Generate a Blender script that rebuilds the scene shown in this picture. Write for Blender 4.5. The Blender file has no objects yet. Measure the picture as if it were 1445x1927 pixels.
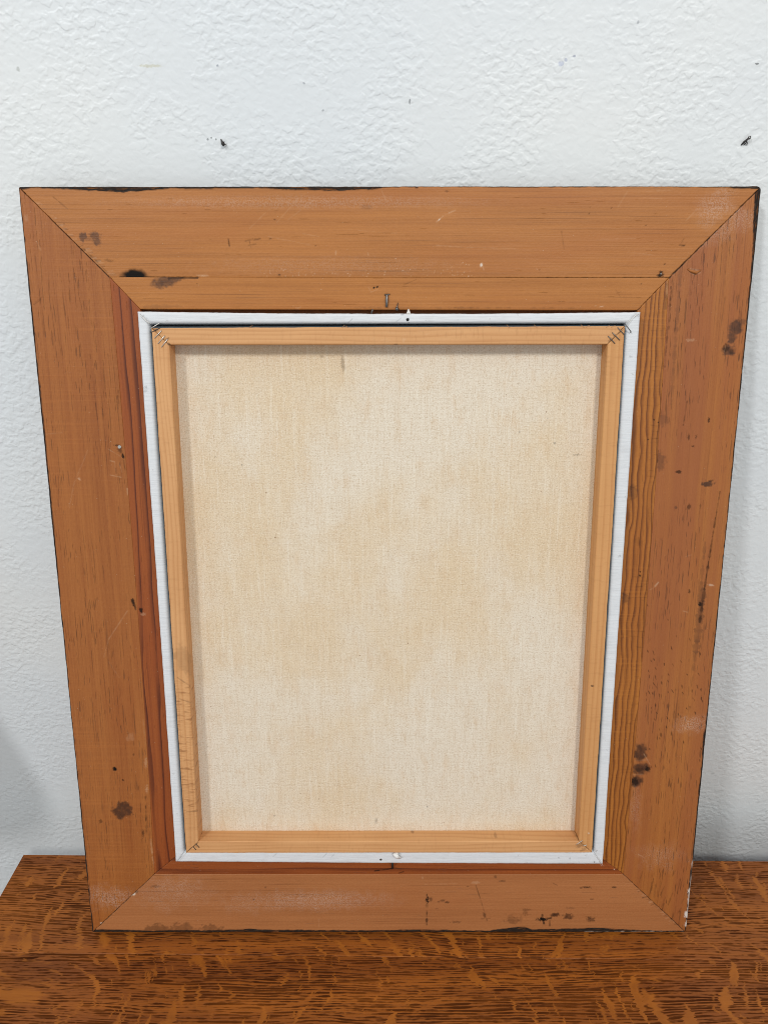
import bpy, math, random
import numpy as np
from mathutils import Vector, Matrix
random.seed(4)
S = bpy.context.scene
COL = S.collection

# ------------------------------------------------------------------ camera
F, PITCH, YAW, ROLL = 1340.43, 0.41397, -0.00075, -0.00066      # pixels of the 1445 x 1927 photograph, radians
CAM = np.array([-0.00464, -0.50752, 0.70997])
LEAN, FW, FH, TH = 0.20622, 0.62347, 0.73123, 0.020             # frame: lean, width, height, thickness (m)
WYAW = -0.01066                                                 # wall and table against the frame
CX, CY = 722.5, 963.5

def cam_basis():
    cp, sp, cy, sy = math.cos(PITCH), math.sin(PITCH), math.cos(YAW), math.sin(YAW)
    f = np.array([sy*cp, cy*cp, -sp]); r = np.array([cy, -sy, 0]); u = np.cross(r, f)
    c, s = math.cos(ROLL), math.sin(ROLL)
    return c*r + s*u, c*u - s*r, f
R_, U_, D_ = cam_basis()
cam = bpy.data.objects.new('camera', bpy.data.cameras.new('camera')); COL.objects.link(cam)
cam.matrix_world = Matrix([[R_[i], U_[i], -D_[i], CAM[i]] for i in range(3)] + [[0, 0, 0, 1]])
cam.data.sensor_fit = 'VERTICAL'; cam.data.sensor_height = 36; cam.data.lens = F/1927*36
cam.data.clip_start = 0.01; cam.data.clip_end = 50
S.camera = cam

# ------------------------------------------------------------------ light
W = bpy.data.worlds.new('World'); S.world = W; W.use_nodes = True
W.node_tree.nodes['Background'].inputs[0].default_value = (0.90, 0.96, 1.0, 1)
W.node_tree.nodes['Background'].inputs[1].default_value = 0.66
def area(name, direction, target, dist, size, power, color):
    d = Vector(direction).normalized(); l = bpy.data.lights.new(name, 'AREA'); l.shape = 'DISK'; l.size = size
    l.energy = power; l.color = color
    o = bpy.data.objects.new(name, l); COL.objects.link(o)
    o.location = Vector(target) + d*dist; o.rotation_euler = (-d).to_track_quat('-Z', 'Y').to_euler()
area('ceiling_lamp', (0.345, -0.655, 0.672), (-0.43, 0.10, 0), 3.8, 0.30, 36, (1.0, 0.95, 0.88))
area('ceiling_lamp_beside', (-0.458, -0.622, 0.636), (0, 0.1, 0.35), 4.0, 0.38, 46, (0.97, 0.98, 1.0))
S.view_settings.view_transform = 'Standard'; S.view_settings.look = 'None'
S.view_settings.exposure = 0; S.view_settings.gamma = 1
S.render.engine = 'CYCLES'; S.cycles.filter_width = 1.0

# ------------------------------------------------------------------ geometry of the frame plane
CL, SL = math.cos(LEAN), math.sin(LEAN)
def ray(x, y): return R_*(x-CX)/F + U_*(CY-y)/F + D_
N_ = np.array([0, -CL, SL]); O_ = np.array([0, 0, TH*SL])
def fp(x, y, w=0.0):                     # photograph point -> (u, v) on the frame plane lifted by w
    d = ray(x, y); t = (w - (CAM-O_) @ N_)/(d @ N_); p = CAM + t*d - O_
    return np.array([p[0], p[1]*SL + p[2]*CL])
def plane_pt(x, y, p0, n):
    d = ray(x, y); return CAM + d*(((np.array(p0)-CAM) @ n)/(d @ n))
def to_px(u, v, w):                      # back again, for tracing marks onto the surfaces
    P = np.stack([u, v*SL - w*CL, O_[2] + v*CL + w*SL], -1) - CAM
    z = P @ D_
    return CX + F*(P @ R_)/z, CY - F*(P @ U_)/z

_H = np.random.RandomState(7).rand(4096).astype(np.float64)
def vnoise(x, y, seed=0):
    xi = np.floor(x).astype(np.int64); yi = np.floor(y).astype(np.int64)
    fx = x-xi; fy = y-yi; fx = fx*fx*(3-2*fx); fy = fy*fy*(3-2*fy)
    h = lambda a, b: _H[(a*374761 + b*668265 + seed*7919 + ((a*b) & 1023)*31) & 4095]
    return (h(xi, yi)*(1-fx) + h(xi+1, yi)*fx)*(1-fy) + (h(xi, yi+1)*(1-fx) + h(xi+1, yi+1)*fx)*fy
def fbm(x, y, seed=0, o=4):
    s = 0; a = .5
    for k in range(o):
        s = s + a*vnoise(x*2**k, y*2**k, seed+k); a *= .5
    return s/(1-.5**o)
def sstep(a, b, x):
    t = np.clip((x-a)/(b-a), 0, 1); return t*t*(3-2*t)

# ------------------------------------------------------------------ materials
class NT:
    def __init__(s, name):
        s.m = bpy.data.materials.new(name); s.m.use_nodes = True
        s.t = s.m.node_tree; s.b = s.t.nodes['Principled BSDF']
    def put(s, sock, v):
        if isinstance(v, bpy.types.NodeSocket): s.t.links.new(v, sock)
        elif isinstance(v, tuple) and len(v) == 3 and sock.type == 'RGBA': sock.default_value = (*v, 1)
        else: sock.default_value = v
    def n(s, kind, **props):
        x = s.t.nodes.new('ShaderNode'+kind)
        for k, v in props.items(): setattr(x, k, v)
        return x
    def math(s, op, a, b=0.0, clamp=False):
        x = s.n('Math', operation=op, use_clamp=clamp); s.put(x.inputs[0], a); s.put(x.inputs[1], b); return x.outputs[0]
    def vm(s, op, a, b):
        x = s.n('VectorMath', operation=op); s.put(x.inputs[0], a); s.put(x.inputs[1], b); return x.outputs[0]
    def mix(s, f, a, b, mode='MIX'):
        x = s.n('Mix', data_type='RGBA', blend_type=mode); s.put(x.inputs[0], f); s.put(x.inputs[6], a); s.put(x.inputs[7], b); return x.outputs[2]
    def noise(s, v, scale=1.0, detail=2.0, rough=.5, dist=0.0):
        x = s.n('TexNoise'); s.put(x.inputs['Vector'], v); s.put(x.inputs['Scale'], scale); s.put(x.inputs['Detail'], detail)
        s.put(x.inputs['Roughness'], rough); s.put(x.inputs['Distortion'], dist); return x.outputs['Fac']
    def ss(s, v, a, b, lo=0.0, hi=1.0):
        x = s.n('MapRange', interpolation_type='SMOOTHSTEP'); s.put(x.inputs[0], v)
        for i, k in enumerate((a, b, lo, hi)): s.put(x.inputs[i+1], k)
        return x.outputs[0]
    def attr(s, name):
        return s.n('Attribute', attribute_name=name)
    def sep(s, v):
        x = s.n('SeparateXYZ'); s.put(x.inputs[0], v); return x.outputs
    def comb(s, a, b, c=0.0):
        x = s.n('CombineXYZ'); s.put(x.inputs[0], a); s.put(x.inputs[1], b); s.put(x.inputs[2], c); return x.outputs[0]
    def bump(s, h, dist, strength=1.0, normal=None):
        x = s.n('Bump'); s.put(x.inputs['Height'], h); x.inputs['Distance'].default_value = dist; x.inputs['Strength'].default_value = strength
        if normal: s.put(x.inputs['Normal'], normal)
        return x.outputs[0]
    def out(s, color, rough, normal=None, spec=.5, **kw):
        s.put(s.b.inputs['Base Color'], color); s.put(s.b.inputs['Roughness'], rough); s.put(s.b.inputs['Specular IOR Level'], spec)
        if normal: s.put(s.b.inputs['Normal'], normal)
        for k, v in kw.items(): s.put(s.b.inputs[k.replace('_', ' ')], v)
        return s.m

def rgb(r, g, b):                        # 0-255 display values -> linear
    f = lambda c: (c/255)/12.92 if c/255 <= .04045 else ((c/255+.055)/1.055)**2.4
    return (f(r), f(g), f(b))

def apply_marks(k, c, rough):
    m = k.sep(k.attr('mark').outputs['Vector']); p = k.sep(k.attr('paint').outputs['Vector'])
    c = k.mix(m[1], c, k.mix(.88, c, (.046, .016, .006), 'MIX'))          # brown burns and knots
    c = k.mix(m[0], c, (.010, .008, .007))                               # black stains
    c = k.mix(k.math('MULTIPLY', m[2], .85), c, k.mix(k.ss(m[2], .62, .9), k.mix(.45, c, (.70, .47, .29)), (.70, .60, .50)))                   # pale scratches and rubs
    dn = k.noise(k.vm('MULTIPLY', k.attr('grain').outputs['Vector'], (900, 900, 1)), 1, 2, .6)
    c = k.mix(k.math('MULTIPLY', p[2], k.ss(dn, .36, .66)), c, k.mix(.36, c, (.62, .47, .38)))                   # satin sheen of the worn patches, painted in as paler colour
    en = k.noise(k.vm('MULTIPLY', k.attr('grain').outputs['Vector'], (90, 700, 1)), 1, 3, .65)
    c = k.mix(k.math('MULTIPLY', p[0], k.ss(en, .28, .50, .55, 1)), c, k.mix(k.ss(en, .42, .70), (.010, .009, .009), (.050, .036, .027)))                               # black edge paint
    c = k.mix(p[1], c, (.66, .62, .56))                                  # chipped gesso
    r = k.math('SUBTRACT', rough, k.math('MULTIPLY', p[2], .16))
    return c, r

def pine(name, light, dark, ring=(.6, 260), fine=1000, dash=.0, growth=None, saw=0.0, bands=None, rough=.5, dash_thr=.70, warp_amp=.004, ringc=.5):
    k = NT(name); g = k.attr('grain').outputs['Vector']; x, y, z = k.sep(g)
    X = lambda f: k.math('MULTIPLY', x, f); Y = lambda f: k.math('MULTIPLY', y, f)
    warp = k.noise(k.comb(X(4), Y(12), z), 1, 2)
    yw = k.math('ADD', y, k.math('MULTIPLY', k.math('SUBTRACT', warp, .5), warp_amp))
    YW = lambda f: k.math('MULTIPLY', yw, f)
    a = k.noise(k.comb(X(ring[0]), YW(ring[1]), z), 1, 4, .62)
    b = k.noise(k.comb(X(7), YW(fine), z), 1, 2, .7)
    b2 = k.noise(k.comb(X(26), YW(1500), k.math('ADD', z, 5)), 1, 1, .5)
    cl = k.noise(k.comb(X(6), Y(14), z), 1, 4, .6)
    mic = k.noise(k.comb(X(420), Y(620), z), 1, 2, .6)
    f = k.math('ADD', k.math('MULTIPLY', k.ss(a, .34, .68), ringc), k.math('MULTIPLY', k.math('SUBTRACT', b, .5), .75))
    f = k.math('ADD', f, k.math('MULTIPLY', k.math('SUBTRACT', b2, .5), .62))
    f = k.math('ADD', f, k.math('ADD', k.math('MULTIPLY', k.math('SUBTRACT', mic, .5), .62), .22 - ringc*.1))
    f = k.math('ADD', f, k.math('MULTIPLY', k.math('SUBTRACT', cl, .5), .85), True)
    c = k.mix(f, light, dark)
    ln = k.math('MULTIPLY', k.ss(b, .60, .70), k.ss(cl, .40, .60))       # sharp single grain lines, in patches
    c = k.mix(k.math('MULTIPLY', ln, .55), c, tuple(v*.55 for v in dark))
    hue = k.noise(k.comb(X(5), Y(30), k.math('ADD', z, 9)), 1, 3, .55)
    c = k.mix(k.ss(hue, .45, .75, 0, .35), c, tuple(v*w for v, w in zip(dark, (1.06, .88, .80))))
    if bands:                            # broad heartwood bands along the board
        bn = k.noise(k.comb(X(.9), YW(bands[0]), z), 1, 3, .55)
        side = k.math('ADD', bn, k.math('MULTIPLY', k.ss(y, .020, .050), .11))   # heartwood lies towards the inner edge
        c = k.mix(k.math('MULTIPLY', k.ss(side, .50, .68), bands[2]), c, bands[1])
    if growth:                           # dark cathedral growth lines: (spacing, warp along, colour, strength, sharpness, warp amount)
        sp, wa, gc, gs, shp, wamt = growth
        gw = k.noise(k.comb(X(wa), Y(34), z), 1, 3.0, .55)
        ph = k.math('ADD', k.math('DIVIDE', y, sp), k.math('MULTIPLY', gw, wamt))
        fr = k.math('FRACT', ph)
        l2 = k.math('MULTIPLY', k.ss(fr, shp, .95), k.ss(fr, .96, 1.0, 1.0, 0.0))
        gm = k.noise(k.comb(X(7), Y(120), k.math('ADD', z, 2)), 1, 2, .5)
        c = k.mix(k.math('MULTIPLY', l2, k.math('MULTIPLY', k.ss(gm, .22, .50, .25, 1), gs)), c, gc)
    hgt = k.math('ADD', k.math('MULTIPLY', b, .6), k.math('MULTIPLY', mic, .5))
    if dash:                             # resin ducts: short dark dashes along the grain
        dn = k.noise(k.comb(X(60), YW(760), z), 1, 1.0, .4)
        gate = k.noise(k.comb(X(11), Y(26), k.math('ADD', z, 3)), 1, 2)
        dl = k.noise(k.comb(X(24), YW(1050), k.math('ADD', z, 13)), 1, 1.0, .5)
        d = k.math('MULTIPLY', k.math('MAXIMUM', k.ss(dn, dash_thr, dash_thr+.06), k.math('MULTIPLY', k.ss(dl, dash_thr, dash_thr+.06), .8)), k.ss(gate, .34, .58))
        c = k.mix(k.math('MULTIPLY', d, dash), c, k.mix(.75, c, (.02, .008, .004)))
        hgt = k.math('SUBTRACT', hgt, d)
    if saw:                              # faint saw marks across the grain
        sw = k.noise(k.comb(X(430), Y(9), z), 1, 2, .6); sg = k.noise(k.comb(X(9), Y(14), k.math('ADD', z, 7)), 1, 2)
        c = k.mix(k.math('MULTIPLY', k.math('MULTIPLY', k.ss(sw, .50, .70), k.ss(sg, .38, .6)), saw), c, k.mix(.6, c, tuple(v*1.25 for v in light)))
        hgt = k.math('ADD', hgt, k.math('MULTIPLY', sw, .5))
    sp = k.noise(k.comb(X(650), Y(650), z), 1, 1)
    c = k.mix(k.ss(sp, .765, .83, 0, .5), c, (.55, .37, .24))            # fine pale dust specks
    r = k.math('ADD', rough, k.math('MULTIPLY', k.math('SUBTRACT', cl, .5), .18))
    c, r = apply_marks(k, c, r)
    m = k.sep(k.attr('mark').outputs['Vector']); p = k.sep(k.attr('paint').outputs['Vector'])
    sp_in = k.math('MULTIPLY', k.math('SUBTRACT', 1.0, k.math('MAXIMUM', m[0], p[0])), .30)
    return k.out(c, r, k.bump(hgt, .0003, .75), k.math('ADD', sp_in, .06))

M = {}
M['top'] = pine('pine_top', rgb(176,112,53), rgb(152,93,40), (.5, 230), 900, .25, rough=.48, dash_thr=.74, ringc=.4)
M['top_in'] = pine('pine_top_strip', rgb(177,113,52), rgb(154,94,39), (.6, 260), 1000, .15, rough=.5, dash_thr=.75, ringc=.4)
M['left'] = pine('pine_left', rgb(161,97,44), rgb(137,75,30), (.5, 150), 800, .55, saw=.40, rough=.5, dash_thr=.67, ringc=.4)
M['left_in'] = pine('pine_left_strip', rgb(153,81,32), rgb(131,63,23), (.8, 120), 800, .3, growth=(.0125, 2.4, rgb(80,31,10), .95, .62, 3.0), rough=.5)
M['right'] = pine('pine_right', rgb(168,104,48), rgb(146,84,38), (.5, 140), 800, .72, bands=(26, rgb(144,80,46), .58), rough=.48, dash_thr=.655, ringc=.4)
M['right_in'] = pine('pine_right_strip', rgb(175,109,42), rgb(150,87,31), (1.0, 160), 600, .2, growth=(.0046, 12, rgb(109,57,16), .95, .30, 3.0), saw=.35, rough=.5)
M['bottom'] = pine('pine_bottom', rgb(173,112,67), rgb(150,92,51), (.7, 110), 800, .12, rough=.46, dash_thr=.74, ringc=.35)
M['bottom_in'] = pine('pine_bottom_strip', rgb(153,80,32), rgb(131,63,23), (1.2, 120), 800, .15, growth=(.011, 2.2, rgb(86,34,10), .85, .5, 2.6), rough=.5)

def stretcher_mat(name, light, dark, gw):
    k = NT(name); g = k.attr('grain').outputs['Vector']; x, y, z = k.sep(g)
    w = k.noise(k.comb(k.math('MULTIPLY', x, gw), k.math('MULTIPLY', y, 30), z), 1, 3, .5)
    fr = k.math('FRACT', k.math('ADD', k.math('MULTIPLY', y, 230), k.math('MULTIPLY', w, 5)))
    ln = k.math('MULTIPLY', k.ss(fr, .35, .9), k.ss(fr, .92, 1, 1, 0))
    b = k.noise(k.comb(k.math('MULTIPLY', x, 12), k.math('MULTIPLY', y, 900), z), 1, 2, .6)
    cl = k.noise(k.comb(k.math('MULTIPLY', x, 10), k.math('MULTIPLY', y, 30), z), 1, 2, .6)
    f = k.math('ADD', k.math('MULTIPLY', ln, .46), k.math('ADD', k.math('MULTIPLY', k.math('SUBTRACT', b, .5), .5), k.math('SUBTRACT', cl, .3)), True)
    c = k.mix(f, light, dark)
    rw = k.attr('paint').outputs['Alpha']
    rn = k.noise(k.comb(k.math('MULTIPLY', x, 420), k.math('MULTIPLY', y, 90), z), 1, 3, .6)
    c = k.mix(k.math('MULTIPLY', rw, k.ss(rn, .52, .70)), c, k.mix(.5, c, rgb(120, 66, 28)))
    c, r = apply_marks(k, c, .55)
    h = k.math('ADD', k.math('MULTIPLY', b, .4), k.math('MULTIPLY', rn, k.math('MULTIPLY', rw, 4.0)))
    return k.out(c, r, k.bump(h, .0003, .6), .35)
M['bar'] = stretcher_mat('stretcher_pine', rgb(212,160,108), rgb(188,132,82), 3)
M['bar2'] = stretcher_mat('stretcher_pine_ribbed', rgb(208,154,98), rgb(186,128,75), 1.2)

def liner_mat():
    k = NT('white_primed_cloth'); o = k.n('TexCoord').outputs['Object']; x, y, z = k.sep(o)
    v = lambda a, b, c=0.0: k.comb(k.math('MULTIPLY', x, a), k.math('MULTIPLY', z, b), c)
    rb = k.noise(v(60, 820), 1, 2, .6); wv = k.noise(v(60, 60, 3.0), 1, 4, .6); fine = k.noise(v(700, 700, 5.0), 1, 2, .6)
    c = k.mix(k.ss(rb, .40, .66, 0, .24), rgb(218,220,222), rgb(182,186,190))
    c = k.mix(k.ss(wv, .52, .80, 0, .45), c, rgb(196,196,196))
    dirt = k.noise(v(150, 200, 8.0), 1, 3, .65)
    c = k.mix(k.ss(dirt, .64, .76, 0, .45), c, rgb(150,146,140))
    c, r = apply_marks(k, c, .62)
    h = k.math('ADD', rb, k.math('MULTIPLY', fine, .4))
    return k.out(c, r, k.bump(h, .0004, .6), .25)
M['liner'] = liner_mat()

def canvas_mat():
    k = NT('raw_canvas'); g = k.attr('grain').outputs['Vector']; x, y, z = k.sep(g)
    X = lambda f: k.math('MULTIPLY', x, f); Y = lambda f: k.math('MULTIPLY', y, f)
    warp = k.noise(k.comb(X(900), Y(60), 1.0), 1, 2, .6); weft = k.noise(k.comb(X(70), Y(900), 4.0), 1, 2, .6)
    slub = k.noise(k.comb(X(300), Y(14), 7.0), 1, 3, .65); slubh = k.noise(k.comb(X(16), Y(300), 3.0), 1, 3, .65)
    bl = k.noise(k.comb(X(7), Y(5), 2.6), 1, 6, .6); bl2 = k.noise(k.comb(X(85), Y(34), 5.0), 1, 4, .65)
    gz = k.noise(k.comb(X(520), Y(520), 9.0), 1, 2, .6)
    g2 = k.noise(k.comb(X(850), Y(850), 12.0), 1, 1, .5)
    c = k.mix(k.ss(bl, .38, .64), rgb(224,212,193), rgb(219,198,167))
    c = k.mix(k.ss(bl2, .48, .74, 0, .36), c, rgb(209,178,141))
    c = k.mix(k.ss(warp, .48, .68, 0, .22), c, rgb(186,160,126))
    c = k.mix(k.ss(weft, .48, .68, 0, .18), c, rgb(186,160,126))
    c = k.mix(k.ss(slub, .52, .72, 0, .30), c, rgb(236,228,212))
    c = k.mix(k.ss(slubh, .56, .76, 0, .16), c, rgb(236,228,212))
    c = k.mix(k.ss(slub, .46, .30, 0, .16), c, rgb(196,164,126))
    c = k.mix(k.ss(gz, .54, .70, 0, .36), c, rgb(176,146,110))
    c = k.mix(k.ss(g2, .54, .70, 0, .34), c, rgb(170,144,112))
    c = k.mix(k.ss(g2, .46, .30, 0, .30), c, rgb(244,238,226))
    vo = k.n('TexVoronoi', feature='F1'); k.put(vo.inputs['Vector'], k.comb(X(48), Y(48), 0.0)); vo.inputs['Scale'].default_value = 1
    rr = k.sep(vo.outputs['Color'])
    spk = k.math('MULTIPLY', k.ss(vo.outputs['Distance'], .014, .042, 1, 0), k.ss(rr[0], .25, .75))
    c = k.mix(k.math('MULTIPLY', spk, .85), c, rgb(120, 78, 46))
    c, r = apply_marks(k, c, .85)
    hh = k.math('ADD', warp, k.math('ADD', weft, k.math('MULTIPLY', gz, .5)))
    return k.out(c, r, k.bump(hh, .00035, .55), .15)
M['canvas'] = canvas_mat()

def wall_mat():
    k = NT('white_textured_wall'); o = k.n('TexCoord').outputs['Object']; x, y, z = k.sep(o)
    v = k.comb(x, z, 0.0)
    n2 = k.noise(v, 420, 2, .55)
    n3 = k.noise(v, 17, 3, .55)
    p1 = k.noise(k.vm('MULTIPLY', v, (165, 190, 1)), 1, 1.0, .4, .25)
    p2 = k.noise(k.vm('ADD', k.vm('MULTIPLY', v, (74, 88, 1)), (5.2, 1.7, 3)), 1, 2.0, .45, .35)
    gate = k.ss(n3, .36, .62, .22, 1)
    # orange peel: soft rounded pebbles, in patches, over low skins of trowelled plaster with one soft lip
    peb = k.math('MULTIPLY', k.ss(p1, .36, .66), gate)
    skin = k.ss(p2, .46, .64)
    h = k.math('ADD', k.math('MULTIPLY', peb, 1.0), k.math('ADD', k.math('MULTIPLY', skin, k.math('MULTIPLY', gate, .38)), k.math('ADD', k.math('MULTIPLY', p2, .5), k.math('MULTIPLY', n2, .07))))
    lg = k.noise(v, 3.0, 2)
    c = k.mix(k.ss(lg, .35, .65), rgb(226, 228, 227), rgb(220, 224, 226))
    def spot(c, cx, cz, rx, rz, col, st, thr=.5):
        dx = k.math('DIVIDE', k.math('SUBTRACT', x, cx), rx); dz = k.math('DIVIDE', k.math('SUBTRACT', z, cz), rz)
        rr = k.math('SQRT', k.math('ADD', k.math('MULTIPLY', dx, dx), k.math('MULTIPLY', dz, dz)))
        rr = k.math('ADD', rr, k.math('MULTIPLY', k.math('SUBTRACT', n2, .5), 1.6))
        return k.mix(k.ss(rr, .5, 1.0, st, 0), c, col)
    for a in WALL_SPOTS: c = spot(c, *a)
    return k.out(c, .42, k.bump(h, .00080, .50), .30)

def oak_mat(name, seed, tone):
    k = NT(name); o = k.n('TexCoord').outputs['Object']; x, y, z = k.sep(o)
    X = lambda f: k.math('MULTIPLY', x, f); Y = lambda f: k.math('MULTIPLY', y, f)
    wp = k.noise(k.comb(X(3.0), Y(6), seed), 1, 2)
    yw = k.math('ADD', y, k.math('MULTIPLY', k.math('SUBTRACT', wp, .5), .03))
    YW = lambda f: k.math('MULTIPLY', yw, f)
    # medullary rays: smooth golden flecks across the grain, their edges combed by the pores
    lean = k.noise(k.comb(X(4), Y(5), seed+20), 1, 1)
    comb = k.noise(k.comb(X(22), YW(620), seed+21), 1, 1, .5)
    wob = k.noise(k.comb(X(40), YW(50), seed), 1, 2)
    sh = k.math('ADD', x, k.math('MULTIPLY', yw, k.math('MULTIPLY', k.math('SUBTRACT', lean, .42), 1.9)))
    sh = k.math('ADD', sh, k.math('ADD', k.math('MULTIPLY', k.math('SUBTRACT', comb, .5), .010), k.math('MULTIPLY', k.math('SUBTRACT', wob, .5), .012)))
    r1 = k.noise(k.comb(k.math('MULTIPLY', sh, 98), YW(30), seed+8), 1, 1.5, .5)
    r2 = k.noise(k.comb(k.math('MULTIPLY', sh, 170), YW(60), seed+11), 1, 1.0, .5)
    gate = k.noise(k.comb(X(9), Y(16), seed+4), 1, 2)
    th = k.math('SUBTRACT', .725, k.math('MULTIPLY', gate, .22))
    d1 = k.math('SUBTRACT', r1, th)
    ray_ = k.math('MAXIMUM', k.ss(d1, -.020, .040), k.math('MULTIPLY', k.ss(r2, .68, .72), .6))
    # open pores: thin dark dashes lying in rows, with their lengths and weights uneven
    dens = k.noise(k.comb(X(5), YW(40), seed+6), 1, 3, .55)
    def rows(step, fx, sd, wmax):
        jit = k.noise(k.comb(X(14), YW(90), seed+sd), 1, 2, .5)
        ph = k.math('ADD', k.math('DIVIDE', yw, step), k.math('MULTIPLY', jit, 2.6))
        row = k.math('FLOOR', ph); fr = k.math('ABSOLUTE', k.math('SUBTRACT', k.math('FRACT', ph), .5))
        gx = k.noise(k.comb(X(fx), k.math('MULTIPLY', row, 5.37), seed+sd+1), 1, 2.0, .6)
        wid = k.math('MULTIPLY', k.ss(k.math('ADD', gx, k.math('MULTIPLY', k.math('SUBTRACT', dens, .5), .5)), .36, .66), wmax)
        return k.ss(k.math('SUBTRACT', wid, fr), -.09, .15)
    p1 = rows(.00255, 52, 30, .34); p2 = rows(.0037, 80, 40, .22)
    lat = k.noise(k.comb(X(2), YW(60), seed+5), 1, 3, .55)
    T = lambda *c: tuple(v*w for v, w in zip(rgb(*c), tone))
    c = k.mix(k.ss(lat, .32, .70), T(160, 90, 26), T(128, 68, 18))
    br0 = k.noise(k.comb(X(14), Y(30), seed+15), 1, 3, .6)
    pm = k.math('MAXIMUM', p1, k.math('MULTIPLY', p2, .8))
    pm = k.math('MULTIPLY', pm, k.math('SUBTRACT', 1.0, k.math('MULTIPLY', ray_, .90)))
    c = k.mix(k.math('MULTIPLY', pm, k.ss(br0, .3, .7, .62, .92)), c, T(50, 21, 7))
    c = k.mix(k.math('MULTIPLY', ray_, k.ss(r2, .3, .7, .35, .65)), c, T(172, 101, 28))
    br = k.noise(k.comb(X(9), Y(14), seed+3), 1, 4, .6)
    c = k.mix(k.ss(br, .50, .75, 0, .30), c, rgb(78, 36, 10))
    r = k.math('ADD', .44, k.math('MULTIPLY', pm, .25))
    return k.out(c, r, k.bump(k.math('SUBTRACT', 1.0, pm), .0003, .6), k.math('SUBTRACT', .30, k.math('MULTIPLY', pm, .24)))

def plain(name, color, rough, metallic=0.0, nscale=400, amt=.25, spec=.5):
    k = NT(name); o = k.n('TexCoord').outputs['Object']; n = k.noise(o, nscale, 3)
    c = k.mix(k.ss(n, .35, .7, 0, amt), color, tuple(v*.35 for v in color))
    return k.out(c, k.math('ADD', rough, k.math('MULTIPLY', k.math('SUBTRACT', n, .5), .2)), k.bump(n, .0002, .4), spec, Metallic=metallic)
M['steel'] = plain('dull_steel', (.20, .19, .18), .42, 1.0, 900)
M['staple'] = plain('staple_wire', (.60, .58, .54), .34, .9, 900, .15)
M['rust'] = plain('dark_steel', (.055, .050, .048), .5, .6, 900)
M['hole'] = plain('dark_hole', (.010, .009, .008), .9)
M['navy'] = plain('navy_painted_canvas', (.065, .085, .098), .6, 0, 250, .5)
M['crumb'] = plain('white_plaster', (.82, .80, .76), .9, 0, 600, .1)
M['lip'] = plain('brown_rabbet_wood', rgb(120, 74, 40), .7, 0, 120)
M['tablewood'] = plain('dark_oak', rgb(96, 52, 22), .45, 0, 60)

# ------------------------------------------------------------------ object helpers
def link(name, me, mat, parent=None):
    o = bpy.data.objects.new(name, me); COL.objects.link(o)
    if mat: me.materials.append(mat)
    if parent: o.parent = parent
    return o
def empty(name, loc, label, cat, rot=(0, 0, 0)):
    o = bpy.data.objects.new(name, None); COL.objects.link(o); o.location = loc; o.rotation_euler = rot
    o.empty_display_size = .05; o['label'] = label; o['category'] = cat; return o
def npmesh(name, V, quads, smooth=True):
    me = bpy.data.meshes.new(name); V = np.ascontiguousarray(V, np.float32); Q = np.ascontiguousarray(quads, np.int32)
    me.vertices.add(len(V)); me.vertices.foreach_set('co', V.ravel())
    me.loops.add(Q.size); me.loops.foreach_set('vertex_index', Q.ravel())
    me.polygons.add(len(Q)); me.polygons.foreach_set('loop_start', np.arange(0, Q.size, 4, dtype=np.int32))
    me.polygons.foreach_set('loop_total', np.full(len(Q), 4, np.int32))
    me.polygons.foreach_set('use_smooth', np.full(len(Q), smooth))
    me.update(calc_edges=True); me.validate(); return me
def setattr_(me, name, kind, arr):
    a = me.attributes.new(name, kind, 'POINT')
    a.data.foreach_set('vector' if kind == 'FLOAT_VECTOR' else 'color', np.ascontiguousarray(arr, np.float32).ravel())
def box(name, lo, hi, mat, parent, bevel=.001):
    import bmesh
    bm = bmesh.new(); bmesh.ops.create_cube(bm, size=1)
    for v in bm.verts: v.co = Vector([lo[i] + (v.co[i]+.5)*(hi[i]-lo[i]) for i in range(3)])
    if bevel: bmesh.ops.bevel(bm, geom=bm.edges[:], offset=bevel, segments=3, profile=.5, affect='EDGES')
    me = bpy.data.meshes.new(name); bm.to_mesh(me); bm.free(); return link(name, me, mat, parent)
def tube_geo(pts, rad, seg=8):
    pts = [np.array(p, float) for p in pts]; n = len(pts)
    rad = [rad]*n if np.isscalar(rad) else rad
    V = []; Fc = []; ref = None
    for i, p in enumerate(pts):
        t = pts[min(i+1, n-1)] - pts[max(i-1, 0)]; t /= np.linalg.norm(t)+1e-12
        if ref is None: ref = np.cross(t, [0.31, .83, .47])
        ref = ref - t*(ref @ t); ref /= np.linalg.norm(ref); b = np.cross(t, ref)
        for s in range(seg):
            a = 2*math.pi*s/seg; V.append(p + rad[i]*(math.cos(a)*ref + math.sin(a)*b))
    for i in range(n-1):
        for s in range(seg):
            Fc.append((i*seg+s, i*seg+(s+1) % seg, (i+1)*seg+(s+1) % seg, (i+1)*seg+s))
    Fc.append(tuple(range(seg))[::-1]); Fc.append(tuple((n-1)*seg+s for s in range(seg)))
    return V, Fc
def geo(name, VF, mat, parent, smooth=True):
    V = []; Fc = []
    for v, f in VF:
        o = len(V); V += [tuple(p) for p in v]; Fc += [tuple(i+o for i in q) for q in f]
    me = bpy.data.meshes.new(name); me.from_pydata(V, [], Fc); me.update()
    if smooth:
        for p in me.polygons: p.use_smooth = len(p.vertices) == 4
    return link(name, me, mat, parent)
def L3(u, v, w): return (u, -w, v)       # frame-local axes: x = u, z = v, -y = w (out of the back)

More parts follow.
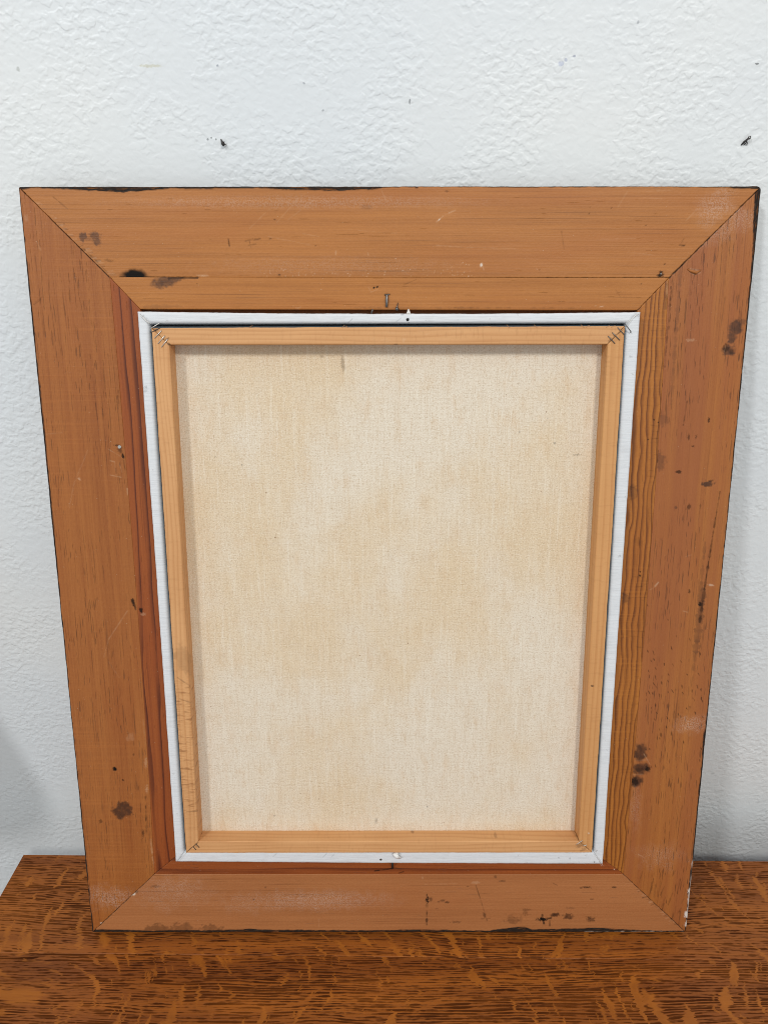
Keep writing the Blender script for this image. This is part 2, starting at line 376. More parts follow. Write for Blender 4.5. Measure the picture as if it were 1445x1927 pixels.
# ------------------------------------------------------------------ marks traced from the photograph
# (channel, 'e', cx, cy, rx, ry, angle, strength) or (channel, 'l', x0, y0, x1, y1, width, strength); roughness of outline last
K, B, P, SHEEN, WH = 'K', 'B', 'P', 'D', 'W'  # channel D: satin sheen on the boards, painted as pale patches
def evaluate(marks, x, y, seed=3):
    out = {c: np.zeros(x.shape) for c in 'KBPDW'}
    for i, mk in enumerate(marks):
        c, kind = mk[0], mk[1]; a = mk[2:]; rough = mk[8] if len(mk) > 8 else .5
        if kind == 'e':
            cx, cy, rx, ry, ang, st = a[:6]; R = max(rx, ry)*1.7 + 3
            s = (abs(x-cx) < R) & (abs(y-cy) < R)
            if not s.any(): continue
            dx = x[s]-cx; dy = y[s]-cy; ca, sa = math.cos(math.radians(ang)), math.sin(math.radians(ang))
            r = np.hypot((dx*ca + dy*sa)/rx, (dy*ca - dx*sa)/ry)
            sc = 3.2/max(4, min(rx, ry)*1.6)
            r = r + (fbm(x[s]*sc, y[s]*sc, i*5+seed)-.5)*1.5*rough
            soft = .85 if c == SHEEN else .38
            val = st*sstep(1+soft*.5, 1-soft, r)
            if c in 'BD': val = val*(.68 + .62*fbm(x[s]*.2, y[s]*.2, i+40))
        else:
            x0, y0, x1, y1, wd, st = a[:6]
            s = (x > min(x0, x1)-wd*2-3) & (x < max(x0, x1)+wd*2+3) & (y > min(y0, y1)-wd*2-3) & (y < max(y0, y1)+wd*2+3)
            if not s.any(): continue
            ex, ey = x1-x0, y1-y0; ln = math.hypot(ex, ey)+1e-6
            t = ((x[s]-x0)*ex + (y[s]-y0)*ey)/ln**2; tc = np.clip(t, 0, 1)
            d = np.hypot(x[s]-x0-tc*ex, y[s]-y0-tc*ey) + (fbm(tc*ln/6, tc*0, i*3+seed)-.5)*wd*1.2*rough
            val = st*sstep(wd*.5+.7, max(0, wd*.5-.6), d)*(1 - rough*.55*vnoise(tc*ln/7, tc*0+i, i))
        out[c][s] = np.maximum(out[c][s], np.clip(val, 0, 1))
    return out

TOP_MARKS = [
 (B,'e',157,446,7,9,0,.85,.9),(B,'e',180,443,11,8,0,.8,.9),(B,'e',183,455,9,7,20,.75,.9),(B,'e',168,450,10,4,0,.35),
 (K,'e',253,519,25,13,0,1,.25),(K,'l',226,521,282,521,2.5,.9),(K,'l',282,521,372,522,2,.7,.9),(K,'l',470,523,560,522,1.5,.5,1.2),(K,'l',560,523,960,523,1.2,.55,1),(K,'l',940,523,1257,523,1.8,.95,.5),
 (K,'l',430,450,432,463,2,.7),(K,'l',462,454,476,450,2,.45,1),(K,'l',478,452,490,449,2,.4,1),(K,'l',468,462,482,459,2,.35),(K,'l',470,455,472,466,1.4,.4),
 (P,'l',470,430,500,400,1.5,.4,1),(P,'l',520,420,560,375,1.4,.35,1),(P,'l',505,445,590,462,1.3,.35,1),(P,'l',540,415,600,370,1.3,.3,1),(P,'l',570,440,600,445,1.4,.35),
 (P,'l',821,418,833,407,2.5,.9,1.3),(P,'l',835,405,856,396,2,.75,1.4),(P,'e',905,499,3.4,5,25,.9),(P,'l',908,500,910,508,1.6,.7),
 (P,'l',716,352,722,368,1.8,.6,1),(P,'l',722,368,728,380,1.6,.5,1.2),(P,'l',632,473,632,479,2,.7),(P,'l',692,476,693,480,1.8,.6),
 (P,'l',655,432,760,440,1.1,.35,1.4),(P,'l',820,462,880,466,1.4,.45,1),(P,'l',880,466,970,468,1.2,.4,1.2),(P,'l',1162,390,1180,360,1.8,.3,1),(P,'l',1290,415,1305,400,2,.35,1),
 (P,'l',1130,450,1195,448,1.2,.35,1.3),(P,'l',1180,475,1230,480,1.3,.3,1.3),(P,'l',1215,360,1260,358,1.4,.3,1),(P,'l',1210,372,1245,374,1.2,.3,1),
 (K,'l',1056,435,1061,470,1.2,.4,1),(K,'l',1278,461,1287,462,2.2,.7),(K,'l',1281,458,1286,449,1.3,.4),
 (K,'e',1243,513,4,3,0,.9,1.2),(K,'e',1241,519,6,3,0,.95,1),(K,'e',1247,517,2,2,0,.8),(K,'e',1250,497,1.6,1.6,0,.7),
 (K,'e',784,353,3,2,0,.8,1),(K,'e',840,360,4,2,0,.4,1),(B,'e',690,390,12,5,0,.25),(K,'e',594,463,2,1,0,.6),(K,'e',517,413,2,1.4,0,.6),(K,'e',485,450,6,1.2,0,.5),(K,'e',509,449,4,1.2,0,.5),
 (K,'e',1108,402,1.5,1.5,0,.6),(K,'e',1110,390,1.4,1.4,0,.5),(K,'e',1150,392,1.4,1.2,0,.6),(K,'e',1215,424,1.4,1.2,0,.6),(K,'e',526,517,3,1.6,0,.6),(K,'e',1015,508,1.5,1.3,0,.5),
 (SHEEN,'e',560,380,330,13,0,.55,.3),(SHEEN,'e',1345,390,40,30,-30,.8,.8),(SHEEN,'e',620,500,230,18,0,.3,.6),(P,'l',370,518,392,519,2.4,.7,1),(P,'e',383,519,7,2,0,.7,1),
 (K,'l',100,370,130,395,2,.4,1.5),(K,'l',160,470,205,515,1.6,.45,1.5),
 (K,'e',205,490,8,3,10,.3,1.4)] 
for i in range(60):                      # pale flecks of dust along the lower edge of the top board
    a, b = random.uniform(490, 900), 520-abs(random.gauss(0, 9)); TOP_MARKS.append((P, 'e', a, b, random.uniform(.9, 1.7), 1.1, 0, random.uniform(.4, .9)))
for i in range(46):                      # fibres torn along the upper left mitre
    a = random.uniform(.12, 1); x0 = 44+a*163; y0 = 364+a*157
    TOP_MARKS.append((random.choice((P, P, K, B)), 'l', x0+random.uniform(1, 4), y0-random.uniform(1, 3), x0+random.uniform(6, 15), y0-random.uniform(1, 4), random.uniform(1, 2.2), random.uniform(.3, .6), 1.2))
TOPIN_MARKS = [
 (B,'e',310,530,26,11,-12,.9,.5),(B,'e',330,526,24,7,-25,.8,.5),(K,'l',318,524,372,522,4,.8,.6),(B,'e',298,539,10,4,20,.6,.8),
 (K,'e',703.5,541.5,2,2,0,1),(K,'e',710,540,2,2,0,1),(K,'l',703,541,710,540,1.4,.5),(P,'l',693,540,698,550,1.1,.55),(P,'l',698,550,712,544,1.1,.55),
 (K,'l',724,554.5,734,553.5,1.5,.8),(B,'e',728,566,6,15,0,.25),(K,'e',748,582,4,2,0,.9),(P,'l',560,580,566,578,2,.5),(P,'e',1131,577,4,1.5,0,.8,1),(P,'e',1120,576,2,1,0,.6),
 (K,'l',1158,545,1166,558,1,.4),(K,'l',1160,552,1168,549,1,.35),(K,'e',1206,534,1.5,1.5,0,.7),(K,'l',760,536,783,526,1,.4),(B,'l',270,578,340,576,6,.4,1.2),
 (K,'l',850,579,1100,580,2,.3,1.5),(K,'e',371,534,1.4,1.4,0,.5),(B,'l',660,579,900,580,3,.3,1.3)]
LEFT_MARKS = [
 (B,'e',231,1524,17,14,-10,.95,1.1),(B,'e',222,1532,8,7,0,.6,1),(K,'e',216.5,1447,3.6,4.6,-30,1,.4),(K,'e',232,1468,2.6,1.5,30,.8),(K,'e',190,1546,3,4,0,.5,1),(K,'e',252,1420,1.5,3,0,.5),
 (K,'l',65,573,77,563,2.4,.8,1),(K,'l',77,561,84,556,1.6,.6,1.2),(P,'l',70,455,77,470,2.4,.35,1),(P,'e',50,410,4,7,0,.35,1),
 (K,'e',221,838,6,2,0,.7,1),(K,'e',226,846,5,6,0,.55,.9),(K,'e',232,858,2.4,6,-12,.95,.6),(K,'l',233,866,236,885,1.2,.6),(K,'e',251,1133,3.4,8,-15,.9,.9),(K,'e',255,1143,2,6,-10,.7),
 (P,'l',204,845,226,858,1.2,.5,1),(P,'l',208,867,216,869,1.6,.7),(P,'l',208,894,228,898,1.6,.7),(P,'l',216,870,219,894,1,.4,1),(P,'l',225,872,230,888,1,.4,1),
 (P,'l',166,847,140,910,1.2,.4,.8),(P,'l',140,910,131,955,1.1,.35,.8),(P,'e',149,901,4,2.4,20,.7,1),(P,'l',240,920,241,932,2.4,.85,1),
 (P,'l',85,817,118,814,1.2,.3,1.2),(P,'l',240,1150,205,1203,1.4,.55,.6),(P,'l',205,1203,196,1237,1.1,.4,1),(P,'l',205,1245,225,1275,1.1,.3,1.2),
 (P,'e',246,1387,8,8,0,.25,1.2),(P,'e',275,1435,3,10,0,.5,1.2),(P,'e',277,1485,3,8,0,.6,1.3),(P,'l',284,1580,289,1625,2.2,.7,1.4),(P,'l',270,1355,274,1400,1.6,.4,1.3),
 (K,'l',274,1500,276,1570,1.6,.75,1.6),(K,'l',277,1545,276,1562,2.4,.7,1.6),(K,'e',270,1568,2,8,0,.6,1.3),(K,'l',286,1520,288,1590,1,.3,1.5),(P,'l',289,1612,292,1640,2,.5,1),
 (SHEEN,'e',205,1690,50,22,0,.95,.8),(P,'e',191,1737,3,2,0,.8),(K,'l',37,410,42,414,2,.7),
 (K,'l',223,735,224,770,1.6,.45,1.4),(K,'l',222,745,222,752,2.4,.5)]
LEFTIN_MARKS = [(K,'e',266,1149,3,5,-20,.9,.9),(P,'e',271,1156,5,3,0,.5,1.2),(P,'l',247,1000,252,1060,.9,.35,1.2),(K,'e',268,1146,2,2,0,.8)]
RIGHT_MARKS = [
 (B,'e',1385,616,13,18,25,.95,.6),(B,'e',1377,635,9,14,10,.9,.7),(K,'e',1365,655,7,9,0,.55,.9),(B,'e',1370,659,14,10,0,.9,.8),(K,'e',1376,662,6,5,0,.4,.9),(B,'e',1396,606,7,6,0,.6,.8),
 (P,'l',1365,650,1362,662,1,.4),(P,'e',1299,640,9,3,0,.5,1.2),
 (K,'e',1276,888,6,3,0,.75,.9),(B,'e',1331,910,12,6,-10,.95,.9),(K,'e',1336,905,7,2,-8,.4,1),(K,'e',1295,954,4,6,20,.6,.8),(B,'e',1271,955,3,3,0,.7),(K,'e',1317,953,1.5,5,5,.4),
 (K,'l',1354,925,1340,1010,2.4,.75,1),(K,'l',1340,1010,1326,1100,3,.8,1.1),(K,'l',1326,1100,1316,1170,4,.75,1.1),(B,'l',1322,1110,1308,1230,12,.65,1),(K,'e',1317,1137,4,5,0,.9,.8),(B,'l',1326,1020,1304,1260,5,.5,1),
 (B,'e',1204,1417,13,17,0,.95,.6),(B,'e',1206,1446,17,11,0,1,.5),(K,'e',1218,1447,5,6,0,.85,.6),(B,'e',1196,1470,13,11,-25,1,.5),(K,'e',1194,1472,9,7,-25,.75,.8),(K,'e',1202,1448,9,4,0,.35,.8),
 (P,'l',1211,1419,1222,1438,1.4,.6),(P,'l',1193,1431,1220,1430,1.6,.4,1),(P,'l',1186,1458,1210,1457,1.4,.35,1),
 (K,'e',1328,1385,5,12,0,1,.6),(B,'e',1330,1400,4,9,0,.8,.8),
 (SHEEN,'e',1300,1363,34,16,-8,1,.7),(SHEEN,'e',1365,430,60,20,-30,.55,.9),(SHEEN,'e',1245,1610,42,24,0,.55,.9),(SHEEN,'e',1195,1520,12,40,0,.4,.9),(SHEEN,'e',1390,410,30,25,0,.75,.8),
 (P,'l',1232,1103,1238,1096,2.4,.9,.6),(P,'l',1222,1110,1233,1104,1.2,.4,1),(P,'e',1337,1101,7,2,5,.75,.8),(P,'l',1285,1150,1293,1152,1.6,.5),(P,'l',1288,1048,1300,1044,1.1,.3),
 (P,'e',1305,511,12,6,10,.55,.5),(K,'l',1294,507,1318,508,1.4,.5),(K,'l',1296,509,1309,517,1.0,.3),(K,'e',1294,507,2,1.4,0,.8),
 (K,'l',1262,540,1250,690,2,.55,1.3),(K,'l',1265,520,1258,620,1.6,.45,1.5),(B,'l',1280,500,1262,760,6,.4,1),(K,'e',1296,1113,2,4,0,.7,1),(K,'e',1333,790,2,5,0,.8,.8),(K,'e',1303,840,3,2,0,.6,1),(K,'e',1295,822,2,6,0,.6,1),(K,'e',1309,822,2,4,20,.5,1),
 (K,'l',1238,848,1236,870,2,.5,1),(B,'e',1242,868,10,16,0,.5,.9),(B,'e',1248,790,10,14,0,.35,.9),(K,'l',1292,755,1285,800,2,.55,1.3),(K,'e',1243,1383,2,5,0,.5),
 (P,'e',1240,760,2,2,0,.3),(P,'l',1200,1608,1209,1612,1.4,.6),(K,'e',1418,396,1.6,1.6,0,.8),(K,'l',1416,520,1420,525,2,.4)]
for i in range(70):                      # the swirl of dark ducts round the knot
    a, b = random.uniform(1215, 1325), random.gauss(1310, 70); RIGHT_MARKS.append((K, 'e', a, b, 1.0, random.uniform(2, 4.5), random.uniform(-5, 30)*-1, random.uniform(.35, .75), .5))
for i in range(26):
    a, b = random.uniform(1180, 1300), random.uniform(1630, 1720)
    RIGHT_MARKS.append((K, 'l', a, b, a-random.uniform(3, 9), b+random.uniform(9, 28), 1.5, random.uniform(.25, .6), .8))
RIGHTIN_MARKS = [(K,'e',1204,1076,1.7,1.6,0,1),(K,'e',1203.5,1083,1.9,2,0,1),(K,'l',1224,800,1240,802,1.1,.5,1),(K,'e',1230,790,1.5,1.5,0,.8),(K,'e',1238,795,1.5,1.5,0,.8),(K,'e',1219,827,1.5,1.5,0,.8),
 (K,'l',1226,826,1238,825,1,.45),(P,'e',1255,545,3,14,0,.35,.8),(B,'l',1257,530,1252,580,4,.5,.9),(K,'l',1258,575,1248,720,1.6,.6,1),
 (K,'l',1183,915,1192,918,1.2,.4,1),(B,'e',1190,925,9,14,0,.4,1),(K,'e',1200,1020,8,10,0,.15,1),(B,'e',1176,1125,8,10,0,.5,1)]
for i in range(60):
    a = random.uniform(0, 1); b = 590+a*1020; RIGHTIN_MARKS.append((K, 'l', 1243-a*72+random.uniform(-22, 22), b, 1250-a*72+random.uniform(-12, 12), b+random.uniform(-3, 3), 1.0, random.uniform(.12, .35), 1))
BOTTOM_MARKS = [
 (K,'l',803,1683,803,1740,2.2,.8,2),(K,'e',804,1694,3,6,0,.9,1),(K,'e',811,1693,3,5,0,.5,1),(K,'e',803,1733,2.4,5,0,.7,1),(K,'e',833,1695,5,2,0,.5,1),(K,'e',841,1698,4,2,0,.6,1),(K,'e',825,1697,3,1.5,0,.4),(K,'e',822,1710,3,1,0,.4),
 (K,'l',895,1666,903,1690,1.6,.7,.8),(K,'l',903,1690,916,1732,1.4,.55,1.6),(K,'e',911,1722,3,5,0,.55,1),(P,'e',895,1661,8,3,0,.5,1),(K,'l',901,1681,920,1682,1.2,.35,1.4),(K,'l',906,1729,922,1728,1.4,.45,1.4),
 (K,'e',880,1668,3,1.4,0,.4),(K,'e',932,1650,3,3,0,.4),(K,'e',945,1658,7,1.6,0,.45,1),(K,'e',858,1735,10,2,0,.4,1.3),(K,'e',965,1733,12,6,0,.2,1.4),
 (K,'e',1020,1730,10,3.5,0,1,1.3),(K,'l',1012,1731,1036,1728,3,.9,1),(K,'l',1020,1722,1023,1738,3,.9,1),(K,'l',1034,1733,1034,1742,2,.8,1),(B,'e',1043,1722,9,4,-10,.9,.9),(K,'e',1043,1722,6,2,-10,.4),(B,'e',1069,1725,9,6,0,.85,1),(B,'e',1110,1730,9,5,10,.8,1),(K,'e',1108,1727,4,1.4,20,.5),
 (K,'e',990,1712,9,2,0,.35,1.4),(K,'e',988,1718,4,5,0,.3,1.4),(K,'e',1104,1670,9,1.8,0,.7,1.2),(K,'e',1093,1671,3,1.5,0,.5),(K,'e',1155,1670,4,2,0,.7,1),(K,'e',1113,1692,4,1.2,0,.5,1),(K,'l',1040,1662,1048,1666,1.4,.5),(K,'e',1072,1709,8,2,0,.25,1.3),(B,'e',965,1730,16,8,0,.25,1.3),
 (SHEEN,'e',590,1694,135,18,0,1,.6),(SHEEN,'e',330,1678,70,30,0,.6,.9),(SHEEN,'e',470,1700,60,20,0,.5,.9),(SHEEN,'e',650,1692,45,12,0,.6,.9),
 (B,'e',300,1748,28,9,0,.55,1.1),(B,'e',345,1746,22,9,0,.5,1.1),(B,'e',395,1748,22,8,0,.5,1.1),(K,'e',478,1693,1.6,1.6,0,.7),(K,'e',500,1670,2,2,0,.4),(P,'e',795,1652,2,3,0,.4),(P,'l',600,1730,600,1745,1.2,.35),
 (P,'e',250,1682,9,5,-20,.9,.8),(K,'e',257,1679,3,3,0,.5,1),(B,'e',292,1668,8,3,0,.4,1.2),(P,'l',800,1664,860,1663,1.2,.35,1.3)]
for i in range(30):                      # torn fibres along the lower right mitre
    a = i/29
    a += random.uniform(-.03, .03); BOTTOM_MARKS.append((random.choice((P, P, K)), 'l', 1205+a*75-random.uniform(5, 12), 1672+a*68+random.uniform(1, 5), 1205+a*75, 1672+a*68+1, random.uniform(.8, 1.5), random.uniform(.25, .6), 1.2))
BOTTOMIN_MARKS = [(K,'l',705,1639,728,1636,1.6,.9,.6),(K,'l',728,1636,740,1634,2,.9,.4),(B,'l',740,1632,756,1635.5,1.6,.8),(K,'l',750,1643,759,1640.5,2.2,.95,.6),(P,'e',1155,1636,1.6,1.6,0,.9)]
TBAR_MARKS = [(K,'l',293,623,318,649,1.2,.8,1.2),(K,'l',318,646,322,650,2,.8),(B,'e',292,621,8,4,0,.6,1),(K,'l',313,640,318,636,2.4,.85),(K,'e',300,632,2,2,0,.8),(P,'e',760,640,4,4,0,.5,1),(P,'l',640,632,646,640,1.2,.4),(P,'l',680,630,870,618,1,.3,1.4),(B,'e',745,648,4,1.5,0,.6),
 (K,'l',1176,617,1143,646,1.2,.8,1.2),(K,'e',1157,633,3,4,0,.5,1),(B,'e',1150,640,7,4,-30,.5,1)]
for i in range(30):
    a = random.uniform(690, 900); b = random.uniform(622, 644); TBAR_MARKS.append((P, 'l', a, b, a+random.uniform(4, 16), b-random.uniform(0, 3), 1, random.uniform(.2, .45), 1))
SBAR_MARKS = [(K,'l',293,623,318,649,1.2,.8,1.2),(K,'l',1176,617,1143,646,1.2,.8,1.2),(K,'l',352,1603,373,1586,1.3,.95,.6),(K,'l',373,1586,383,1567,1.3,.8,.6),(K,'e',1114,1291,3,1.5,0,.9),(K,'l',1089,1583,1083,1567,1.2,.7),(P,'e',1107,1568,2,2,0,.9),
 (K,'e',1090,1587,8,4,-30,.35,1.2),(K,'e',1098,1592,5,4,0,.3,1.2),(B,'l',350,1528,372,1526,2.5,.6,1),(B,'l',338,1315,358,1322,2,.45,1),(B,'l',334,1275,357,1290,2,.5,.8),(B,'e',345,1240,14,28,-20,.25,1)]
BBAR_MARKS = [(K,'l',352,1603,373,1586,1.3,.95,.6),(K,'l',367,1588,371,1595,1.2,.7),(P,'e',620,1603,2,3,0,.5),(P,'e',818,1606,2,1.6,0,.8),(B,'e',776,1565,4,3,30,.45),(B,'e',932,1572,3,6,-15,.4),(K,'e',1090,1590,9,5,-30,.35,1.2),(K,'e',1098,1598,7,3,-30,.3,1.2)]
LINER_MARKS = [(K,'e',767,601.5,3,3,0,1,.2),(K,'e',768,607,1.5,1.2,0,.6),(K,'e',757,592,4,1,-10,.4),(K,'e',275,729,5,3,0,.35,1.4),(K,'e',272,736,6,2,0,.3,1.4),(K,'l',655,608,663,600,1,.5),(K,'l',514,1612,520,1607,1,.3),(K,'l',608,1613,614,1607,1,.4),(K,'l',624,1612,629,1608,1,.3),
 (K,'l',348,1603,334,1621,1.2,.7,.8),(K,'l',352,1604,338,1621,1,.4,.8),(K,'l',281,609,264,592,1.3,.35,1.5),(B,'e',272,598,10,3,42,.3,1.2),(K,'l',1178,607,1196,590,1.2,.35,1.5),(B,'e',1198,594,6,6,0,.25,1.2),(K,'l',1117,1605,1132,1627,1.1,.4,1),
 (K,'e',1186,671,4,2,0,.25,1),(K,'e',1166,1046,2,1.4,0,.5),(K,'e',1051,1614.5,1.2,1.2,0,.6),(K,'e',1072,1615.5,1.2,1.4,0,.6),(K,'e',1118,1622,1.4,1.4,0,.7),(K,'e',1089,1622,1.2,1,0,.5),(K,'e',304,933,1.2,3,0,.3),(K,'l',745,606,755,598,1,.3)]
CANVAS_MARKS = [(B,'e',645,684,3.5,15,-4,.42,.7),(B,'e',647,693,3,6,0,.35),(B,'e',606,671,4,2,0,.4,1),(K,'e',455.5,875,1.8,1.6,0,.8),(K,'e',405.5,859,1.2,1.2,0,.5),(B,'e',1084,856,10,1.6,0,.4,1.3),(B,'e',708,1545,3,6,10,.35,.8),(K,'e',804,1518,1.4,1.4,0,.6),
 (K,'e',517,1535,1.6,1.2,0,.5),(K,'e',1043,834,3,1.4,0,.5),(K,'e',977.5,813,1.6,1.4,0,.6),(K,'e',1030,787,1,1,0,.4),(P,'e',925,1559,3,1.8,0,1,.5),(K,'e',1065,1266,2.4,1,0,.4),(K,'e',391,1405,1,1.4,0,.5)]

# ------------------------------------------------------------------ the mitred rail: one dense sheet over a traced quad, with a profile across
CORNERS = None
def rail(name, parent, mat, q, prof, seed, marks=(), n_len=.00068, edge=None, round_c=None, wob=0, gap=.00022, mitre=0.0, hook=None, bow=None):
    oA, oB, iA, iB = [np.array(p, float) for p in q]
    ax = oB-oA; Ln = np.linalg.norm(ax); ax /= Ln; ac = np.array([-ax[1], ax[0]])
    wd = ((iA+iB)/2-(oA+oB)/2) @ ac
    if wd < 0: ac, wd = -ac, -wd
    prof = np.array(prof); dd, ww = prof[:, 0]*wd if prof[:, 0].max() <= 1.0001 and wd > .2 else prof[:, 0], prof[:, 1]
    n = max(8, int(Ln/n_len)); s = np.concatenate([[0], np.linspace(0, 1, n), [1]])
    t = dd/wd
    Sg, Tg = np.meshgrid(s, t, indexing='ij'); Wg = np.tile(ww, (len(s), 1)).astype(float)
    a = oA + (iA-oA)*Tg[..., None]; b = oB + (iB-oB)*Tg[..., None]
    a = a + ax*gap; b = b - ax*gap
    Pq = a + (b-a)*Sg[..., None]
    u, v = Pq[..., 0].copy(), Pq[..., 1].copy()
    if bow:                              # (amplitude across at mid length, which edge 0 outer / 1 inner)
        sh = bow[0]*4*Sg*(1-Sg)*(Tg if bow[1] else (1-Tg)); u += ac[0]*sh; v += ac[1]*sh
    al = (Pq-oA) @ ax; acd = (Pq-oA) @ ac
    if wob:
        e = (fbm(al*60, al*0, seed)-.5)*2*wob + (fbm(al*400, al*0, seed+9)-.5)*wob
        k = np.clip(1-acd/.004, 0, 1); u += ac[0]*e*k; v += ac[1]*e*k
    if round_c:
        for cu, cv, r in round_c:
            su, sv = (1 if cu > 0 else -1), (1 if cv > FH/2 else -1)
            ou, ov = cu-su*r, cv-sv*r
            m = ((u-ou)*su > 0) & ((v-ov)*sv > 0); L = np.hypot(u-ou, v-ov); k = np.where(m & (L > r), r/np.maximum(L, 1e-9), 1)
            u, v = ou+(u-ou)*k, ov+(v-ov)*k
    x, y = to_px(u, v, Wg)
    top = Wg > ww.max()-.0025
    mk = evaluate(marks, x, y, seed) if marks else {c: np.zeros(x.shape) for c in 'KBPDW'}
    # ragged mitres: fibres broken out of the last millimetre
    dm = np.minimum(al - (acd/wd)*((iA-oA) @ ax), (Ln + (acd/wd)*((iB-oB) @ ax)) - al)/1.414
    if mitre:
        rag = np.clip(fbm(acd*900, al*130, seed+21)-.42, 0, 1)*mitre*3.2
        chip = sstep(rag, rag*.3, dm)*(rag > .0001)
        Wg = Wg - np.where(top, chip*.0007, 0); mk['K'] = np.maximum(mk['K'], np.where(top, chip*.45, 0)*sstep(.0006, .0001, dm)); mk['P'] = np.maximum(mk['P'], np.where(top, chip*.35, 0))
    if mitre and wd > .03: mk['K'] = np.maximum(mk['K'], np.where(top, .8*sstep(.0008, .0002, dm)*sstep(.25, .6, vnoise(acd*420, al*40, seed+31)), 0))
    Wg[0, :] = ww.min(); Wg[-1, :] = ww.min()
    # gentle unevenness of the planed face, dents under the marks
    Wg = Wg + np.where(top, (fbm(al*22, acd*40, seed+3)-.5)*.00035 - mk['K']*.00012 + mk['W']*.0004, 0)
    bl = np.zeros(x.shape)
    if edge:
        thk = edge(x, y, al, Ln)*.0000105 + .0004
        e = acd + (fbm(al*170, acd*170, seed+5)-.5)*.0016
        bl = sstep(thk+.0004, thk-.0003, e)
    rw = hook(x, y) if hook else np.zeros(x.shape)
    V = np.stack([u, -Wg, v], -1).reshape(-1, 3)
    ns, nt = x.shape; I = np.arange(ns*nt).reshape(ns, nt)
    Q = np.stack([I[:-1, :-1], I[1:, :-1], I[1:, 1:], I[:-1, 1:]], -1).reshape(-1, 4)
    # orient outward: face normal should have +w (-y)
    mid = (ns//2)*(nt-1) + (nt-1)//2; q0 = V[Q[mid]]; nn = np.cross(q0[1]-q0[0], q0[2]-q0[0])
    if nn[1] > 0: Q = Q[:, ::-1]
    me = npmesh(name, V, Q)
    setattr_(me, 'grain', 'FLOAT_VECTOR', np.stack([al, acd + (Wg-ww.max())*.7, np.full(x.shape, seed*3.7)], -1))
    one = np.ones(x.shape)
    setattr_(me, 'mark', 'FLOAT_COLOR', np.stack([mk['K'], mk['B'], mk['P'], one], -1))
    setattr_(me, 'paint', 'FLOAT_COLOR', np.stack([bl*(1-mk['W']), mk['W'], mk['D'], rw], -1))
    return link(name, me, mat, parent)

def face_profile(width, r0, r1, top, bottom0, bottom1, sp=.00068, inner_slope=0.0):
    p = [(0, bottom0)]
    for a in (0, 30, 60, 90): p.append((r0*(1-math.cos(math.radians(a))), top-r0*(1-math.sin(math.radians(a)))))
    n = max(3, int((width-r0-r1-inner_slope)/sp))
    for d in np.linspace(r0, width-r1-inner_slope, n)[1:]: p.append((d, top))
    for a in (30, 60, 90): p.append((width-inner_slope-r1*(1-math.sin(math.radians(a))), top-r1*(1-math.cos(math.radians(a)))))
    p.append((width, bottom1))
    return p

# ================================================================== setting: wall
top_y = FH*SL + TH*CL
WALL_P = np.array([FW/2, top_y+.0006, 0]); WALL_N = np.array([math.sin(WYAW), -math.cos(WYAW), 0])
def wall_xz(x, y):
    p = plane_pt(x, y, WALL_P, WALL_N) - WALL_P; return p[0]*math.cos(WYAW)+p[1]*math.sin(WYAW), p[2]
WALL_SPOTS = []
for (px, py, rx, rz, col, st) in [(1055, 120, .0035, .0022, rgb(150,158,190), .5), (1080, 106, .0022, .0012, rgb(120,125,150), .6), (1064, 112, .0016, .0016, rgb(150,158,185), .5), (285, 124, .012, .0014, rgb(205,204,188), .8), (410, 123, .0016, .0012, rgb(120,126,140), .6),
        (771, 190, .0010, .0026, rgb(110,112,116), .7), (1423, 120, .0020, .0009, rgb(110,112,112), .8), (35, 130, .0018, .0022, rgb(175,178,172), .6), (398, 259, .0011, .0011, rgb(110,112,112), .7), (391, 262, .0011, .0011, rgb(110,112,112), .7), (407, 262, .0009, .0009, rgb(110,112,112), .7),
        (421, 266, .006, .006, rgb(226,229,230), .5), (572, 157, .0012, .0012, rgb(150,154,160), .6), (608, 208, .0013, .0011, rgb(140,145,150), .6), (1200, 42, .0010, .0016, rgb(150,154,160), .5), (1340, 1455, .004, .0008, rgb(150,150,146), .5)]:
    cx_, cz_ = wall_xz(px, py); WALL_SPOTS.append((cx_, cz_, rx, rz, col, st))
M['wall'] = wall_mat()
wall = box('wall', (-1.9, 0, -.85), (1.4, .12, 1.6), M['wall'], None, 0)
wall.location = WALL_P; wall.rotation_euler = (0, 0, WYAW); wall['kind'] = 'structure'

floor = box('floor', (-1.9, -3.5, -.06), (1.4, -.002, 0), plain('dark_carpet', (.34, .31, .28), .95, 0, 300, .4), None, 0)
floor.location = WALL_P + np.array([0, 0, -.75]); floor.rotation_euler = (0, 0, WYAW); floor['kind'] = 'structure'

# ================================================================== oak table
BL_ = np.array([-0.43147, 0.10105, 0.0])
table = empty('oak_table', (BL_[0], BL_[1], -.75), 'brown quartersawn oak table that the back of the picture frame stands on', 'table', (0, 0, WYAW))
y_j1 = -.121; y_j2 = -.158+.0; TW = 1.12
planks = [(-.1195, 0.0), (-.2535, -.1197), (-.46, -.2537)]
for i, (a, b) in enumerate(planks):
    box('plank', (0, a, .728), (TW, b, .75), oak_mat('quartersawn_oak_%s' % 'abc'[i], 1.3+4*i, ((1, 1, 1.2), (.94, .92, .9), (1, 1, 1))[i]), table, .0004 if i else .0007)
for (x0, x1, a, b) in ((.03, .05, -.43, -.03), (TW-.05, TW-.03, -.43, -.03)): box('apron', (x0, a, .42), (x1, b, .7275), M['tablewood'], table)
for (a, b) in ((-.43, -.41), (-.05, -.03)): box('apron', (.075, a, .42), (TW-.075, b, .7275), M['tablewood'], table)
for xx in (.025, TW-.07):
    for yy in (-.435, -.07): box('leg', (xx, yy, 0), (xx+.045, yy+.045, .7272), M['tablewood'], table, .002)

